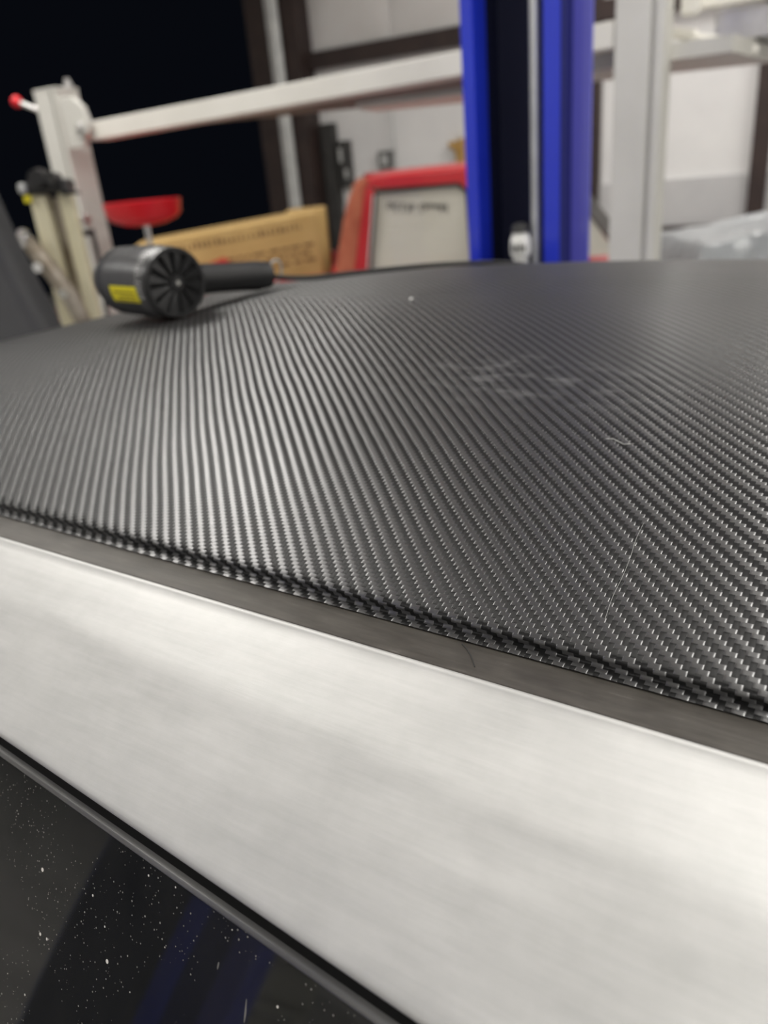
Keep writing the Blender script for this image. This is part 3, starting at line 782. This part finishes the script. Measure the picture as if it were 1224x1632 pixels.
MB().lathe([(.001, -.03), (.024, -.03), (.028, 0), (.024, .03), (.001, .03)], (-1.332, 3.31, 1.42), (.5, -.6, .8), 14).build('arm_tip', M['chrome'], arm, smooth=True)
MB().lathe([(.001, -.03), (.02, -.03), (.02, .03), (.001, .03)], (-1.285, 3.285, 1.31), (0, 1, 0), 12).build('arm_bolt', M['chrome'], arm, smooth=True)
MB().lathe([(.001, -.03), (.018, -.03), (.018, .03), (.001, .03)], (-1.21, 3.28, 1.20), (0, 1, 0), 12).build('arm_bolt', M['chrome'], arm, smooth=True)

# ================================================================== SHEET-COVERED VEHICLE AT RIGHT
cv = Vector((2.45, 4.15, 0))
random.seed(3)
P = []
nx, ny = 40, 26
for i in range(nx + 1):
    row = []
    for j in range(ny + 1):
        x = i / nx; y = j / ny
        ex = min(x, 1 - x) * 2; ey = min(y, 1 - y) * 2
        h = 1.10 * min(1, (ex * 5.2)) ** .55 * min(1, (ey * 3.2)) ** .5
        h *= .90 + .12 * math.sin(x * 3.0 + .35)
        h += .02 * math.sin(i * .5 + j * .3) * ex + .012 * math.sin(i * 2.1 - j * 1.3) * ex * ey
        row.append((cv.x - .98 + 2.1 * x, cv.y - .45 + 1.1 * y + .02 * math.sin(i * 1.7), max(.004, h)))
    P.append(row)
cvo = MB().grid(P).build('sheet_covered_vehicle', M['sheet'], None, smooth=True, loc=tuple(cv), autos=180)
tag(cvo, 'pale grey plastic sheet draped over a vehicle by the white wall', 'covered vehicle')

# ================================================================== SMALL THINGS ON THE BACK WALL
WS = TB / 6.55
def wallthing(s0, s1, z0, z1, th, name, label, cat, m, parts=()):
    o = thing(name, label, cat, R((s0 + s1) / 2, TB - .03, z0))
    MB().box(s0, s1, TB - .03 - th, TB - .001, z0, z1, R).build('housing', m, o, bevel=.006)
    for (a0, a1, b0, b1, nm, mm) in parts:
        MB().box(s0 + (s1 - s0) * a0, s0 + (s1 - s0) * a1, TB - .035 - th, TB - .029 - th, z0 + (z1 - z0) * b0, z0 + (z1 - z0) * b1, R).build(nm, mm, o)
    return o
def zz(z): return 1.55 + (z - 1.55) * WS
wallthing(-3.77 * WS, -3.675 * WS, zz(1.42), zz(1.80), .1, 'switch_box', 'tall dark switch box with a pale label on the back wall', 'switch box', M['darksteel'], ((.1, .42, .55, .85, 'label_plate', M['galv']), (.55, .9, .2, .4, 'handle', M['galv'])))
ob = wallthing(-3.40 * WS, -3.27 * WS, zz(1.545), zz(1.685), .05, 'outlet_box', 'small square grey outlet box on the back wall above the truck', 'outlet', M['trimgrey'], ((.25, .75, .2, .8, 'cover', M['galv']),))
MB().tube([R(-3.24 * WS, TB - .05, zz(1.55)), R(-3.24 * WS, TB - .05, 2.67)], .015, 8).build('conduit', M['galv'], ob)
hg = thing('wooden_plaque', 'small gold-brown wooden piece hanging on the wall beside the blue column', 'plaque', R(-2.68 * WS, TB - .05, zz(1.5)))
MB().prism([(-2.74, 1.70), (-2.68, 1.70), (-2.60, 1.72), (-2.60, 1.45), (-2.66, 1.45), (-2.68, 1.63), (-2.73, 1.66)], lambda a, b: R(a * WS, TB - .08, zz(b)), lambda a, b: R(a * WS, TB - .001, zz(b))).build('board', M['brass'], hg, bevel=.006)
MB().tube([R(-2.66 * WS, TB - .04, zz(1.70)), R(-2.65 * WS, TB - .04, zz(1.76))], .008, 8).build('hanger', M['steel'], hg)

# ================================================================== ADDED UNSEEN CART BESIDE THE CAR (to reflect in the window)
co = Vector((-2.75, -.55, 0))
tc = thing('added_cart', 'unseen pale drawer cart on casters, added as a dim reflection for the side window', 'added cart', co)  # out of view, added to give the window something to reflect
M['addedcartpaint'] = mottled('added_cart_pale_paint', (.46, .46, .38), (.56, .55, .46), 3., .4)
ct = math.radians(-20)
def CT(x, y, z): return (co.x + x * math.cos(ct) - y * math.sin(ct), co.y + x * math.sin(ct) + y * math.cos(ct), z)
MB().box(-.35, .35, -.23, .23, .12, .86, CT).build('body', M['addedcartpaint'], tc, bevel=.01)
MB().box(-.37, .37, -.25, .25, .862, .89, CT).build('added_cart_top_tray', M['black'], tc, bevel=.008)
for k in range(4):
    d_ = MB().box(.352, .37, -.21, .21, .15 + k * .175, .31 + k * .175, CT).build('added_cart_drawer', M['addedcartpaint'], tc, bevel=.004)
    MB().box(.372, .39, -.15, .15, .275 + k * .175, .29 + k * .175, CT).build('handle', M['chrome'], d_)
for x in (-.29, .29):
    for y in (-.18, .18):
        MB().lathe([(.001, -.015), (.055, -.015), (.055, .015), (.001, .015)], CT(x, y, .056), (0, 1, 0), 16).build('caster', M['rubber'], tc, smooth=True)

# ================================================================== CEILING STRIP LAMPS
def lamp(x, y, yaw, k, label, watts):
    o = thing('ceiling_light', label, 'ceiling light', (x, y, CEIL), 'ceiling strip lights')
    ca, sa = math.cos(yaw), math.sin(yaw)
    def W(a, b, z): return (x + a * ca - b * sa, y + a * sa + b * ca, z)
    MB().box(-1.2, 1.2, -.09, .09, CEIL - .06, CEIL, W).build('housing', M['galv'], o, bevel=.005)
    MB().box(-1.17, 1.17, -.07, .07, CEIL - .075, CEIL - .06, W).build('diffuser', M['led'], o)
    l = bpy.data.lights.new('lamp', 'AREA'); l.shape = 'RECTANGLE'; l.size = 2.34; l.size_y = .14
    l.energy = watts; l.color = (1., .975, .93)
    lo = bpy.data.objects.new('lamp_light', l); C.objects.link(lo); lo.parent = o
    lo.location = (0, 0, -.08); lo.rotation_euler = (0, 0, yaw)
M['led'] = mat('led_diffuser', (.9, .9, .88), .5, emis=(1., .965, .9), estr=6.)
yaw = math.atan2(RW.y, RW.x)
LAMPS = [(-3.1, 2.1, 'above the raised hood, nearer of the pair'), (-3.85, 2.1, 'above the raised hood, farther of the pair'), (-1.2, 7.5, 'added above the pickup truck to brighten the back wall'), (1.5, 6.4, 'above the covered vehicle'), (4.8, 6.4, 'added in the far right corner to brighten the back wall'),  # lamps over pickup and far right corner are added to brighten the back wall
         (-7.5, .2, 'farthest left, before the open bay'), (.4, 1.4, 'above the right end of the carbon roof'), (4., 1.4, 'at the right wall'),
         (-4.0, -2.6, 'behind the camera on the left'), (.4, -2.6, 'straight behind the camera'), (4., -2.6, 'behind the camera on the right')]
for k, (s, t, wh) in enumerate(LAMPS):
    p = R(s, t, 0); lamp(p[0], p[1], yaw, k, 'white ceiling strip light ' + wh, LAMP_W)
